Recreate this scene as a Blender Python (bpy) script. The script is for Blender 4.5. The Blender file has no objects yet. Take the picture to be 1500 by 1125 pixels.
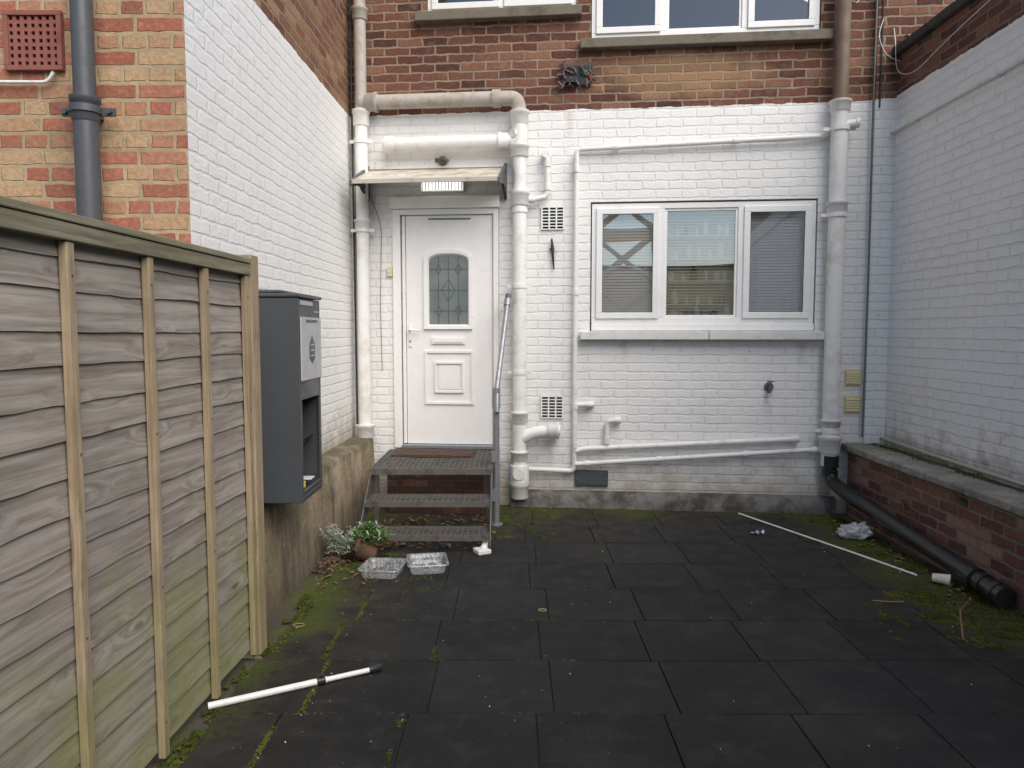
import bpy, bmesh, math, random
from mathutils import Vector, Matrix, noise
random.seed(7)
R=random.random
def U(a,b): return a+(b-a)*random.random()
scene=bpy.context.scene
def lin(v):
    v/=255.0
    return v/12.92 if v<=0.04045 else ((v+0.055)/1.055)**2.4
def C(r,g,b): return (lin(r),lin(g),lin(b),1.0)
I4=Matrix.Identity(4)
def frame(x,y,deg): return Matrix.Translation((x,y,0))@Matrix.Rotation(math.radians(deg),4,'Z')
FB=frame(0,6.6,-5.71)            # rear wall: x to the right, -y towards the yard
FL=frame(-1.503,3.5,88.94)       # left flank wall: x away from camera
FR=frame(3.166,6.283,-91.06)     # right boundary wall: x towards the camera
FF=frame(-1.503,3.5,0)           # facade on the left
FE=frame(-1.385,0,88.0)          # fence line

# ------------------------------------------------------------------ materials
class Mat:
    def __init__(s,name,base=(.5,.5,.5,1),rough=.6,metal=0.0,spec=.5):
        s.m=bpy.data.materials.new(name); s.m.use_nodes=True
        s.nt=s.m.node_tree; s.p=s.nt.nodes['Principled BSDF']
        s.p.inputs['Base Color'].default_value=base
        s.p.inputs['Roughness'].default_value=rough
        s.p.inputs['Metallic'].default_value=metal
        s.p.inputs['Specular IOR Level'].default_value=spec
        s._o=None
    def n(s,typ,ins={},**props):
        nd=s.nt.nodes.new(typ)
        for k,v in props.items(): setattr(nd,k,v)
        for k,v in ins.items():
            if isinstance(v,bpy.types.NodeSocket): s.nt.links.new(v,nd.inputs[k])
            else: nd.inputs[k].default_value=v
        return nd
    @property
    def obj(s):
        if s._o is None: s._o=s.n('ShaderNodeTexCoord').outputs['Object']
        return s._o
    def math(s,op,a,b=0.0,c=None,clamp=False):
        ins={0:a,1:b}
        if c is not None: ins[2]=c
        return s.n('ShaderNodeMath',ins,operation=op,use_clamp=clamp).outputs[0]
    def noise(s,scale,detail=2,rough=.55,vec=None,dist=0.0):
        return s.n('ShaderNodeTexNoise',{'Vector':vec or s.obj,'Scale':scale,'Detail':min(detail,3),'Roughness':rough,'Distortion':dist}).outputs['Fac']
    def scalev(s,v,x,y,z):
        return s.n('ShaderNodeVectorMath',{0:v,1:(x,y,z)},operation='MULTIPLY').outputs[0]
    def rng(s,v,a,b,c=0.0,d=1.0):
        return s.n('ShaderNodeMapRange',{'Value':v,'From Min':a,'From Max':b,'To Min':c,'To Max':d}).outputs[0]
    def mix(s,f,a,b,mode='MIX'):
        return s.n('ShaderNodeMixRGB',{'Fac':f,'Color1':a,'Color2':b},blend_type=mode).outputs[0]
    def ramp(s,f,stops):
        nd=s.n('ShaderNodeValToRGB',{'Fac':f}); cr=nd.color_ramp
        while len(cr.elements)<len(stops): cr.elements.new(.5)
        for e,(p,c) in zip(cr.elements,stops): e.position=p; e.color=c
        return nd.outputs['Color']
    def sep(s,v=None):
        o=s.n('ShaderNodeSeparateXYZ',{0:v or s.obj}).outputs; return o[0],o[1],o[2]
    def bump(s,h,dist=.005,strength=1.0,prev=None):
        ins={'Height':h,'Distance':dist,'Strength':strength}
        if prev is not None: ins['Normal']=prev
        return s.n('ShaderNodeBump',ins).outputs[0]
    def set(s,**k):
        mp={'col':'Base Color','rough':'Roughness','nrm':'Normal'}
        for a,v in k.items():
            if isinstance(v,bpy.types.NodeSocket): s.nt.links.new(v,s.p.inputs[mp[a]])
            else: s.p.inputs[mp[a]].default_value=v
        return s.m

def brick_mat(name,stops,mortar,paint=None,paintcol=(.80,.80,.79,1),squash=1.0,dirt=.5,lowstain=.0,lowz=.0,mossy=0.0,patch=None,chips=.0,sfreq=2,yoff=0.0,relief=1.0,msize=.010,warp=.038,smear=.4,streaks=()):
    m=Mat(name,rough=.85)
    x,y,z=m.sep()
    wn=m.n('ShaderNodeTexNoise',{'Vector':m.obj,'Scale':11.0,'Detail':2.0}).outputs['Color']
    wv=m.n('ShaderNodeVectorMath',{0:wn,1:(.5,.5,.5)},operation='SUBTRACT').outputs[0]
    wv=m.scalev(wv,warp,warp*.7,0)
    v=m.n('ShaderNodeCombineXYZ',{0:m.math('ADD',x,y),1:m.math('ADD',z,yoff),2:0.0}).outputs[0]
    v=m.n('ShaderNodeVectorMath',{0:v,1:wv},operation='ADD').outputs[0]
    b=m.n('ShaderNodeTexBrick',{'Vector':v,'Color1':(0,0,0,1),'Color2':(1,1,1,1),'Mortar':(.5,.5,.5,1),'Scale':1.0,
        'Mortar Size':msize,'Mortar Smooth':.25 if paint is None else .45,'Bias':0.0,'Brick Width':.225,'Row Height':.075},
        offset=.5,offset_frequency=2,squash=squash,squash_frequency=sfreq)
    fac=b.outputs['Fac']
    bc=m.ramp(b.outputs['Color'],stops)
    n1=m.noise(38,3,.7); n2=m.noise(1.3,2,.6); n3=m.noise(6,3,.65)
    bc=m.mix(m.rng(n1,.38,.68,0,.6),bc,m.mix(1.0,bc,(.52,.46,.44,1),'MULTIPLY'))
    bc=m.mix(m.rng(n1,.42,.25,0,smear),bc,mortar)
    bc=m.mix(m.rng(n3,.55,.75,0,.35),bc,(.28,.23,.18,1))
    mo=m.mix(m.rng(n3,.3,.7),mortar,m.mix(1.0,mortar,(.62,.6,.57,1),'MULTIPLY'))
    raw=m.mix(m.rng(fac,.05,.45),bc,mo)
    raw=m.mix(m.rng(n2,.45,.7,0,.4),raw,m.mix(1.0,raw,(.55,.52,.5,1),'MULTIPLY'))
    if patch:
        (px,pz,prx,prz,pcol)=patch
        dx=m.math('DIVIDE',m.math('SUBTRACT',x,px),prx); dz=m.math('DIVIDE',m.math('SUBTRACT',z,pz),prz)
        d=m.math('ADD',m.math('MULTIPLY',dx,dx),m.math('MULTIPLY',dz,dz))
        d=m.math('ADD',d,m.math('MULTIPLY',m.math('SUBTRACT',n3,.5),2.5))
        raw=m.mix(m.rng(d,1.2,.3,0,.4),raw,pcol)
    rawh=m.math('ADD',m.math('SUBTRACT',1.0,fac),m.math('MULTIPLY',n1,.6))
    if paint is None:
        return m.set(col=raw,nrm=m.bump(rawh,.009,.9))
    pc=m.mix(m.rng(n2,.35,.7,0,.2),paintcol,(.70,.70,.69,1))
    pc=m.mix(m.math('MULTIPLY',m.rng(n3,.58,.80,0,dirt),.55),pc,(.48,.43,.35,1))
    jd=m.math('MULTIPLY',fac,m.rng(n2,.35,.65,.0,.04+dirt*.45))
    pc=m.mix(jd,pc,(.36,.35,.33,1))
    st=m.noise(1.0,3,.65,m.scalev(m.obj,5,5,.55))
    pc=m.mix(m.rng(st,.56,.8,0,.4*dirt+.08),pc,(.50,.45,.37,1))
    for (sx,sz,sw,sl) in streaks:   # rust / damp run-off below fittings
        wob=m.math('MULTIPLY',m.math('SUBTRACT',n3,.5),.10)
        ax=m.math('ABSOLUTE',m.math('ADD',m.math('SUBTRACT',x,sx),wob))
        f=m.math('MULTIPLY',m.rng(ax,sw,0,0,1),m.math('MULTIPLY',m.rng(z,sz-sl,sz,0,.5),m.math('LESS_THAN',z,sz)))
        pc=m.mix(m.math('MULTIPLY',f,m.rng(n1,.3,.6,.4,1)),pc,(.30,.20,.12,1))
    if lowstain>0:
        lm=m.math('MULTIPLY',m.rng(m.math('ADD',z,m.math('MULTIPLY',n3,-.6)),lowz+.12,lowz-.25),lowstain)
        pc=m.mix(lm,pc,(.27,.22,.14,1))
        if mossy>0:
            gm=m.math('MULTIPLY',m.rng(m.math('ADD',z,m.math('MULTIPLY',n3,-.7)),lowz-.0,lowz-.3),mossy)
            pc=m.mix(gm,pc,(.12,.14,.05,1))
    if chips>0:
        cm=m.rng(m.math('ADD',m.math('MULTIPLY',n1,.6),m.math('MULTIPLY',n3,.55)),.79-chips*.1,.81-chips*.1,0,1)
        pc=m.mix(cm,pc,m.mix(.5,raw,(.3,.27,.22,1)))
    mask=m.math('LESS_THAN',m.math('ADD',z,m.math('MULTIPLY',m.math('SUBTRACT',n3,.5),.05)),paint)
    col=m.mix(mask,raw,pc)
    ph=m.math('ADD',m.math('MULTIPLY',m.math('SUBTRACT',1.0,fac),.75*relief),m.math('MULTIPLY',n3,.8))
    ph=m.math('ADD',ph,m.math('MULTIPLY',n1,.5))
    h=m.n('ShaderNodeMix',{0:mask,2:rawh,3:ph},data_type='FLOAT').outputs[0]
    return m.set(col=col,nrm=m.bump(h,.009,.85),rough=m.rng(mask,0,1,.88,.62))

redbrick=[(0,C(78,46,38)),(.25,C(98,58,46)),(.5,C(112,70,54)),(.75,C(124,82,64)),(1,C(144,104,82))]
M_back=brick_mat('painted_brick_rear',redbrick,C(156,138,120),paint=3.47,dirt=.32,lowstain=.7,lowz=.05,patch=(1.45,3.74,.75,.2,C(176,146,108)),chips=.4,relief=.6,paintcol=(.83,.82,.80,1),smear=.25,streaks=((2.23,1.07,.05,.35),(.36,2.27,.03,.3),(-.61,3.03,.05,.25),(.5,3.45,.05,.3),(1.0,1.47,.04,.2),(2.5,1.47,.05,.25),(-.5,.45,.5,.6)))
M_left=brick_mat('painted_brick_flank',[(0,C(104,64,48)),(.4,C(128,86,62)),(.7,C(144,102,74)),(1,C(164,130,98))],C(152,132,112),paint=3.46,dirt=.22,lowstain=.75,lowz=.5,paintcol=(.84,.83,.81,1),chips=.3,relief=.55,smear=.3)
M_right=brick_mat('painted_brick_boundary',[(0,C(84,50,44)),(.5,C(118,70,60)),(1,C(142,92,76))],C(130,116,104),paint=3.49,dirt=.28,lowstain=.45,lowz=.45,mossy=.7,paintcol=(.84,.84,.84,1),chips=.3,relief=.9)
M_fac=brick_mat('stock_brick',[(0,C(168,100,80)),(.22,C(182,116,94)),(.42,C(182,132,104)),(.55,C(188,154,118)),(.75,C(196,166,130)),(.9,C(170,110,86)),(1,C(148,92,72))],C(192,168,136),squash=.52,msize=.0105,smear=.5,warp=.026)
M_low=brick_mat('old_red_brick',[(0,C(92,58,54)),(.4,C(122,78,70)),(.7,C(140,96,86)),(1,C(166,134,122))],C(138,128,116),dirt=.5,smear=.5)
M_undr=brick_mat('dark_brick',[(0,C(60,38,32)),(1,C(92,58,48))],C(66,56,48))

def simple(name,col,rough=.5,metal=0,var=.25,scale=12,dark=(.5,.45,.38,1),bump=0.0,bscale=80,spec=.5,thr=(.5,.75)):
    m=Mat(name,rough=rough,metal=metal,spec=spec)
    n=m.noise(scale,3,.65); c=m.mix(m.rng(n,thr[0],thr[1],0,var),col,m.mix(1.0,col,dark,'MULTIPLY'))
    k={'col':c}
    k['rough']=m.rng(n,.3,.7,max(rough-.08,.02),min(rough+.12,1))
    if bump: k['nrm']=m.bump(m.noise(bscale,2),bump,.8)
    return m.set(**k)
M_pw=simple('painted_pipe_white',(.79,.785,.765,1),.45,var=.6,scale=7,dark=(.66,.56,.44,1),bump=.003,bscale=40,thr=(.5,.76))
M_pg=simple('weathered_grey_pipe',C(178,172,162),.6,var=.7,scale=9,dark=(.6,.5,.4,1),bump=.002)
M_pb=simple('brown_stained_pipe',C(112,94,80),.6,var=.7,scale=6,dark=(.5,.4,.3,1),bump=.002)
M_pd=simple('dark_grey_plastic',C(80,82,86),.42,var=.25)
M_blk=simple('black_plastic',(.02,.021,.023,1),.32,var=.3,dark=(2.5,2.3,2,1),scale=15)
M_up=simple('upvc_white',(.84,.84,.83,1),.28,var=.12,scale=5)
M_door=simple('upvc_door',(.84,.825,.81,1),.3,var=.15,scale=3)
M_sill=simple('painted_concrete_sill',(.72,.71,.68,1),.7,var=.5,scale=9,dark=(.6,.55,.46,1),bump=.003)
M_sill2=simple('weathered_stone_sill',C(114,106,94),.85,var=.7,scale=8,dark=(.45,.44,.34,1),bump=.005)
M_conc=simple('stained_concrete',C(114,112,108),.9,var=.95,scale=6,dark=(.34,.32,.28,1),bump=.012,bscale=22,thr=(.4,.62))
M_galv=simple('galvanised_steel',C(156,160,166),.42,metal=.6,var=.4,scale=25)
M_rust=simple('step_steel',C(104,101,98),.6,metal=.25,var=.8,scale=14,dark=(.45,.32,.25,1),bump=.001)
M_cab=simple('cabinet_charcoal',C(72,75,78),.4,var=.12,scale=4)
M_cabl=simple('cabinet_light_grey',C(180,181,182),.4,var=.1)
M_dk=simple('dark_void',(.012,.012,.012,1),.9,var=0)
M_terra=simple('terracotta',C(142,88,78),.85,var=.5,bump=.002)
M_cream=simple('cream_vent',C(218,206,158),.5,var=.3)
M_slate=simple('slate_plate',C(78,84,86),.7,var=.5,bump=.002)
M_mat=simple('coir_mat',C(84,66,56),1.0,var=.7,scale=60,bump=.008,bscale=200)
M_lead=simple('lead_came',C(84,90,90),.5,metal=.3,var=.1)
M_wp=simple('white_plastic',(.78,.78,.77,1),.35,var=.3,scale=20)
M_blue=simple('blue_plastic',(.03,.10,.45,1),.35,var=.1)
M_yel=simple('yellow_card',(.75,.62,.05,1),.6,var=.1)
M_paper=simple('paper_cup_white',(.70,.67,.58,1),.6,var=.5,scale=20)
M_twig=simple('dry_twig',C(120,98,72),.9,var=.5)
M_ring=simple('rubber_band',C(150,130,96),.7,var=.2)
M_room=simple('room_plaster',(.6,.59,.56,1),.9,var=.1)
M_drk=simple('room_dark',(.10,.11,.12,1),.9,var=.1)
M_wood=simple('interior_wood',C(150,120,84),.6,var=.3)
M_cable=simple('cable_black',(.03,.03,.03,1),.5,var=.2)
M_cableg=simple('cable_grey_green',C(104,112,104),.6,var=.3)
M_blind=simple('blind_slats',(.88,.875,.86,1),.5,var=.05)
M_soilb=simple('root_ball_soil',C(70,50,34),1.0,var=.6,scale=30,bump=.01,bscale=60)
M_pot=simple('terracotta_pot',C(96,72,58),.85,var=.8,scale=20,bump=.002)
M_canopy=simple('weathered_canopy_sheet',C(206,200,188),.5,var=.8,scale=6,dark=(.55,.48,.38,1),bump=.002,bscale=25,thr=(.42,.66))
M_cream2=simple('cream_render',C(248,230,190),.8,var=.15,scale=3)
M_coping=simple('dark_coping',C(66,64,60),.9,var=.7,scale=9,dark=(.5,.6,.3,1),bump=.006)

def mossy_conc(name,base,green=.6,zlo=None):
    m=Mat(name,rough=.92)
    n=m.noise(4,3,.7); n2=m.noise(28,3,.7); n3=m.noise(1.6,2,.6)
    c=m.mix(m.rng(n,.4,.7,0,.7),base,m.mix(1.0,base,(.42,.38,.32,1),'MULTIPLY'))
    c=m.mix(m.rng(n2,.5,.75,0,.4),c,(.06,.052,.04,1))
    c=m.mix(m.math('MULTIPLY',m.rng(m.math('ADD',n3,m.math('MULTIPLY',n2,.4)),.62,.85),green),c,(.06,.075,.02,1))
    if zlo is not None:
        z=m.sep()[2]
        c=m.mix(m.rng(m.math('ADD',z,m.math('MULTIPLY',n,.4)),zlo+.45,zlo,0,.7),c,(.05,.042,.03,1))
        c=m.mix(m.rng(m.math('ADD',z,m.math('MULTIPLY',n,.25)),.64,.74,0,.7),c,(.055,.06,.025,1))
        st=m.noise(1.0,3,.7,m.scalev(m.obj,7,7,1.2)); c=m.mix(m.rng(st,.48,.68,0,.7),c,(.06,.05,.04,1))
    return m.set(col=c,nrm=m.bump(m.math('ADD',n,m.math('MULTIPLY',n2,.5)),.015,.8))
M_plinth=mossy_conc('old_render_plinth',C(154,138,116),.5,.05)
M_ledge=mossy_conc('ledge_dirt',C(86,80,66),.9)
M_cop=mossy_conc('coping_stone',C(156,152,144),.3)

def timber(name,light,dark,axis,green=.5):
    m=Mat(name,rough=.85,spec=.2)
    a=m.n('ShaderNodeAttribute',attribute_name='rnd').outputs['Fac']
    off=m.n('ShaderNodeCombineXYZ',{0:m.math('MULTIPLY',a,31.0),1:m.math('MULTIPLY',a,7.0),2:m.math('MULTIPLY',a,17.0)}).outputs[0]
    v=m.n('ShaderNodeVectorMath',{0:m.obj,1:off},operation='ADD').outputs[0]
    sc=(1.8,12,40) if axis=='x' else (40,40,1.8)
    vg=m.scalev(v,*sc)
    kn_v=m.scalev(v,*((2.2,.01,7.0) if axis=='x' else (16,16,2.0)))
    kd=m.n('ShaderNodeTexVoronoi',{'Vector':kn_v,'Scale':1.0,'Randomness':1.0}).outputs['Distance']
    swirl=m.math('MULTIPLY',m.rng(kd,.40,.0,0,1),2.6)
    w=m.n('ShaderNodeVectorMath',{0:vg,1:m.n('ShaderNodeCombineXYZ',{0:0.0,1:swirl,2:swirl}).outputs[0]},operation='ADD').outputs[0]
    g=m.noise(1.0,3,.6,w,.4)
    f=m.noise(5.0,2,.6,vg)
    c=m.mix(m.rng(g,.32,.62),dark,light)
    c=m.mix(m.rng(f,.45,.7,0,.3),c,m.mix(1.0,c,(.62,.6,.6,1),'MULTIPLY'))
    c=m.mix(m.rng(kd,.12,.05,0,.75),c,(.09,.06,.045,1))
    c=m.mix(m.rng(a,0,1,0,.5),c,m.mix(1.0,c,(.72,.69,.66,1),'MULTIPLY'))
    x,y,z=m.sep()
    nn=m.noise(3,3,.6)
    blot=m.noise(1.5,3,.7,m.scalev(m.obj,1.5,1,3.5))
    c=m.mix(m.rng(blot,.45,.68,0,.45),c,m.mix(1.0,c,(.58,.59,.62,1),'MULTIPLY'))
    gm=m.rng(m.math('ADD',z,m.math('MULTIPLY',m.math('SUBTRACT',.5,nn),2.4)),.85,.05,0,green)
    c=m.mix(gm,c,m.mix(.62,c,(.22,.25,.06,1)))
    gt=m.rng(m.math('ADD',z,m.math('MULTIPLY',m.math('SUBTRACT',nn,.5),.25)),1.80,1.92,0,green*.8)
    c=m.mix(gt,c,m.mix(.5,c,(.18,.19,.09,1)))
    return m.set(col=c,nrm=m.bump(m.math('ADD',g,m.math('MULTIPLY',f,.4)),.0014,.8))
M_board=timber('fence_boards',C(176,169,160),C(136,128,119),'x',.9)
M_batten=timber('fence_battens',C(182,164,138),C(146,127,103),'z',.6)
M_rail=timber('fence_rail',C(156,150,130),C(112,106,90),'x',.9)

def glassmat(name,refl,tint,rough=.0):
    m=Mat(name); nt=m.nt; nt.nodes.remove(m.p)
    out=[n for n in nt.nodes if n.type=='OUTPUT_MATERIAL'][0]
    t=m.n('ShaderNodeBsdfTransparent',{'Color':tint})
    nb=m.bump(m.noise(1.6,1),.004,.35)
    g=m.n('ShaderNodeBsdfGlossy',{'Color':(1,1,1,1),'Roughness':rough,'Normal':nb})
    lw=m.n('ShaderNodeLayerWeight',{'Blend':.3})
    f=m.rng(lw.outputs['Fresnel'],0,1,refl,1)
    mx=m.n('ShaderNodeMixShader',{0:f,1:t.outputs[0],2:g.outputs[0]})
    nt.links.new(mx.outputs[0],out.inputs[0]); return m.m
M_glass=glassmat('window_glass',.27,(.98,.98,.98,1))
M_glassu=glassmat('window_glass_upper',.15,(.5,.56,.6,1))
def clearplastic(name,white,refl):
    m=Mat(name); nt=m.nt; nt.nodes.remove(m.p)
    out=[n for n in nt.nodes if n.type=='OUTPUT_MATERIAL'][0]
    t=m.n('ShaderNodeBsdfTransparent',{'Color':(.92,.94,.95,1)})
    nb=m.bump(m.noise(45,2,.6),.004,1.0)
    g=m.n('ShaderNodeBsdfGlossy',{'Roughness':.18,'Normal':nb})
    d=m.n('ShaderNodeBsdfDiffuse',{'Color':(.72,.74,.76,1)})
    a=m.n('ShaderNodeMixShader',{0:m.rng(m.noise(22,2,.7),.35,.7,white*.3,white),1:t.outputs[0],2:d.outputs[0]})
    b=m.n('ShaderNodeMixShader',{0:refl,1:a.outputs[0],2:g.outputs[0]})
    nt.links.new(b.outputs[0],out.inputs[0]); return m.m
M_tray=clearplastic('clear_plastic',.42,.08)
M_bag=clearplastic('bag_plastic',.7,.08)
def obscured():
    m=Mat('obscured_glass',rough=.25)
    v=m.n('ShaderNodeTexVoronoi',{'Vector':m.obj,'Scale':90.0}).outputs['Distance']
    c=m.mix(m.rng(m.noise(3),.35,.65),C(122,130,128),C(98,108,108))
    return m.set(col=c,nrm=m.bump(v,.002,.4))
M_obs=obscured()
def emis(name,col,s):
    m=Mat(name); m.p.inputs['Emission Color'].default_value=col; m.p.inputs['Emission Strength'].default_value=s; m.set(col=(.8,.8,.8,1)); return m.m
M_led=emis('led_diffuser',(1,.98,.94,1),1.3)

def tile_mat():
    m=Mat('black_rubber_tile',rough=.85,spec=.25)
    a=m.n('ShaderNodeAttribute',attribute_name='rnd').outputs['Fac']
    x,y,z=m.sep()
    g=m.noise(230,2,.8); s=m.noise(1.1,3,.65); s2=m.noise(7,3,.7)
    c=m.mix(m.rng(g,.3,.75),(.005,.0055,.006,1),(.021,.022,.024,1))
    c=m.mix(m.rng(a,0,1,0,.6),c,m.mix(1.0,c,(1.7,1.7,1.7,1),'MULTIPLY'))
    c=m.mix(m.rng(s,.48,.75,0,.42),c,(.055,.053,.048,1))
    c=m.mix(m.rng(s2,.52,.8,0,.35),c,(.068,.064,.058,1))
    el=m.rng(x,-.45,-1.25); er=m.rng(x,1.8,2.7); eb=m.rng(y,5.3,6.5)
    e=m.math('MAXIMUM',m.math('MAXIMUM',el,er),m.math('MULTIPLY',eb,.8))
    e=m.math('MULTIPLY',e,m.rng(y,2.2,4.0,.35,1))
    far=m.rng(y,3.2,6.2,0,.5); c=m.mix(m.math('MULTIPLY',far,m.rng(s2,.35,.6)),c,(.045,.041,.035,1))
    sil=m.math('MULTIPLY',e,m.rng(s2,.3,.6))
    c=m.mix(m.math('MULTIPLY',sil,.75),c,(.060,.047,.032,1))
    mm=m.math('ADD',m.math('MULTIPLY',e,.6),m.math('ADD',m.math('MULTIPLY',m.noise(2.3,3,.6),.6),m.math('MULTIPLY',m.noise(30,3,.7),.35)))
    c=m.mix(m.rng(mm,.78,.98,0,.85),c,m.mix(g,(.035,.05,.008,1),(.09,.11,.02,1)))
    return m.set(col=c,nrm=m.bump(m.math('ADD',g,m.math('MULTIPLY',s2,.6)),.004,.9),rough=m.rng(s,.3,.7,.75,.95))
M_tile=tile_mat()
def soil_mat():
    m=Mat('silt_and_moss',rough=1.0)
    n=m.noise(3,3,.7); n2=m.noise(70,3,.7)
    c=m.mix(n2,(.03,.024,.016,1),(.13,.11,.075,1))
    c=m.mix(m.rng(n,.5,.62),c,m.mix(n2,(.04,.05,.01,1),(.12,.14,.03,1)))
    return m.set(col=c,nrm=m.bump(n2,.01,1))
M_soil=soil_mat()
def mossmat():
    m=Mat('moss',rough=1.0,spec=.1)
    c=m.mix(m.rng(m.noise(9,2),.35,.65),(.032,.045,.008,1),(.10,.115,.022,1))
    c=m.mix(m.rng(m.noise(90,2),.4,.7,0,.6),c,(.03,.035,.01,1))
    return m.set(col=c)
M_moss=mossmat()
M_leafS=simple('silver_leaf',C(160,172,160),.8,var=.5,scale=30)
M_leafG=simple('green_leaf',(.09,.17,.04,1),.6,var=.5,scale=30)
M_leafB=simple('dead_leaf',C(128,104,78),.9,var=.5,scale=30)
M_leafR=simple('russet_leaf',C(110,68,48),.9,var=.5,scale=30)
M_leafP=simple('purple_leaf',C(112,92,104),.8,var=.4,scale=30)

# ------------------------------------------------------------------ mesh builder
class B:
    def __init__(s,name,fr=I4):
        s.name=name; s.fr=fr; s.bm=bmesh.new(); s.mats=[]; s.lay=s.bm.loops.layers.float_color.new('rnd'); s.val=.5
    def mi(s,m):
        if m not in s.mats: s.mats.append(m)
        return s.mats.index(m)
    def face(s,vs,mat,smooth=False):
        try: f=s.bm.faces.new(vs)
        except ValueError: return None
        f.material_index=s.mi(mat); f.smooth=smooth
        for l in f.loops: l[s.lay]=(s.val,s.val,s.val,1)
        return f
    def poly(s,pts,mat,smooth=False): return s.face([s.bm.verts.new(p) for p in pts],mat,smooth)
    def hexa(s,p,mat):
        v=[s.bm.verts.new(q) for q in p]
        for f in ((0,3,2,1),(4,5,6,7),(0,1,5,4),(1,2,6,5),(2,3,7,6),(3,0,4,7)): s.face([v[i] for i in f],mat)
    def box(s,x0,x1,y0,y1,z0,z1,mat,M=None):
        p=[(x0,y0,z0),(x1,y0,z0),(x1,y1,z0),(x0,y1,z0),(x0,y0,z1),(x1,y0,z1),(x1,y1,z1),(x0,y1,z1)]
        if M is not None: p=[M@Vector(q) for q in p]
        s.hexa(p,mat)
    def tube(s,pts,r,mat,seg=18,cap=True,closed=False):
        pts=[Vector(p) for p in pts]; n=len(pts)
        rr=r if isinstance(r,(list,tuple)) else [r]*n
        tg=[]
        for i in range(n):
            a=pts[i]-pts[i-1] if i>0 else pts[1]-pts[0]
            b=pts[i+1]-pts[i] if i<n-1 else pts[-1]-pts[-2]
            if a.length<1e-7: a=b
            if b.length<1e-7: b=a
            t=a.normalized()+b.normalized()
            tg.append(t.normalized() if t.length>1e-6 else b.normalized())
        up=Vector((0,0,1)) if abs(tg[0].z)<.9 else Vector((1,0,0))
        u=tg[0].cross(up).normalized(); rings=[]
        for i in range(n):
            u=(u-tg[i]*u.dot(tg[i])).normalized(); w=tg[i].cross(u)
            rings.append([s.bm.verts.new(pts[i]+(u*math.cos(2*math.pi*k/seg)+w*math.sin(2*math.pi*k/seg))*rr[i]) for k in range(seg)])
        for i in range(n-1):
            for k in range(seg):
                s.face([rings[i][k],rings[i][(k+1)%seg],rings[i+1][(k+1)%seg],rings[i+1][k]],mat,True)
        if cap:
            s.face([s.bm.verts.new(v.co) for v in reversed(rings[0])],mat); s.face([s.bm.verts.new(v.co) for v in rings[-1]],mat)
    def cyl(s,p,ax,r,l,mat,seg=20,r2=None):
        p=Vector(p); ax=Vector(ax).normalized()
        s.tube([p-ax*l/2,p+ax*l/2],[r,r if r2 is None else r2],mat,seg)
    def collar(s,p,ax,r,l,mat):
        p=Vector(p); ax=Vector(ax).normalized()
        s.tube([p-ax*l/2,p-ax*l*.42,p+ax*l*.25,p+ax*l*.3,p+ax*l*.5],[r*.9,r,r,r*1.12,r*1.12],mat,20)
    def done(s,parent=None,bevel=0.0,recenter=True,normals=True):
        bm=s.bm
        if normals: bmesh.ops.recalc_face_normals(bm,faces=bm.faces[:])
        M=s.fr.copy()
        if recenter and bm.verts:
            xs=[v.co for v in bm.verts]
            c=Vector([(min(v[i] for v in xs)+max(v[i] for v in xs))/2 for i in range(3)])
            for v in bm.verts: v.co-=c
            M=M@Matrix.Translation(c)
        me=bpy.data.meshes.new(s.name); bm.to_mesh(me); bm.free()
        for m in s.mats: me.materials.append(m)
        o=bpy.data.objects.new(s.name,me); scene.collection.objects.link(o); o.matrix_world=M
        if parent:
            o.parent=parent; o.matrix_parent_inverse=parent.matrix_world.inverted()
        if bevel:
            md=o.modifiers.new('bev','BEVEL'); md.width=bevel; md.segments=2; md.limit_method='ANGLE'; md.angle_limit=math.radians(50); md.harden_normals=False
        return o
def empty(name,M):
    e=bpy.data.objects.new(name,None); scene.collection.objects.link(e); e.matrix_world=M; e.empty_display_size=.2
    bpy.context.view_layer.update(); return e
def fillet(pts,rad,n=6):
    pts=[Vector(p) for p in pts]; out=[pts[0]]
    for i in range(1,len(pts)-1):
        a,b,c=pts[i-1],pts[i],pts[i+1]; d1=(a-b); d2=(c-b); r=min(rad,d1.length*.49,d2.length*.49)
        p=b+d1.normalized()*r; q=b+d2.normalized()*r
        for k in range(n+1):
            t=k/n; out.append(p*(1-t)**2+b*2*t*(1-t)+q*t*t)
    out.append(pts[-1]); return out
def wall_holes(b,x0,x1,z0,z1,th,holes,mat,rev=None):
    rev=rev or mat
    xs=sorted({x0,x1}|{h[0] for h in holes}|{h[1] for h in holes}); zs=sorted({z0,z1}|{h[2] for h in holes}|{h[3] for h in holes})
    for i in range(len(xs)-1):
        for j in range(len(zs)-1):
            cx=(xs[i]+xs[i+1])/2; cz=(zs[j]+zs[j+1])/2
            if any(h[0]<cx<h[1] and h[2]<cz<h[3] for h in holes): continue
            for y in (0,th): b.poly([(xs[i],y,zs[j]),(xs[i+1],y,zs[j]),(xs[i+1],y,zs[j+1]),(xs[i],y,zs[j+1])],mat)
    for h in list(holes)+[(x0,x1,z0,z1)]:
        a,c,d,e=h; m=rev if h!=(x0,x1,z0,z1) else mat
        b.poly([(a,0,d),(c,0,d),(c,th,d),(a,th,d)],m); b.poly([(a,0,e),(c,0,e),(c,th,e),(a,th,e)],m)
        b.poly([(a,0,d),(a,th,d),(a,th,e),(a,0,e)],m); b.poly([(c,0,d),(c,th,d),(c,th,e),(c,0,e)],m)
    bmesh.ops.remove_doubles(b.bm,verts=b.bm.verts[:],dist=1e-5)

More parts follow.
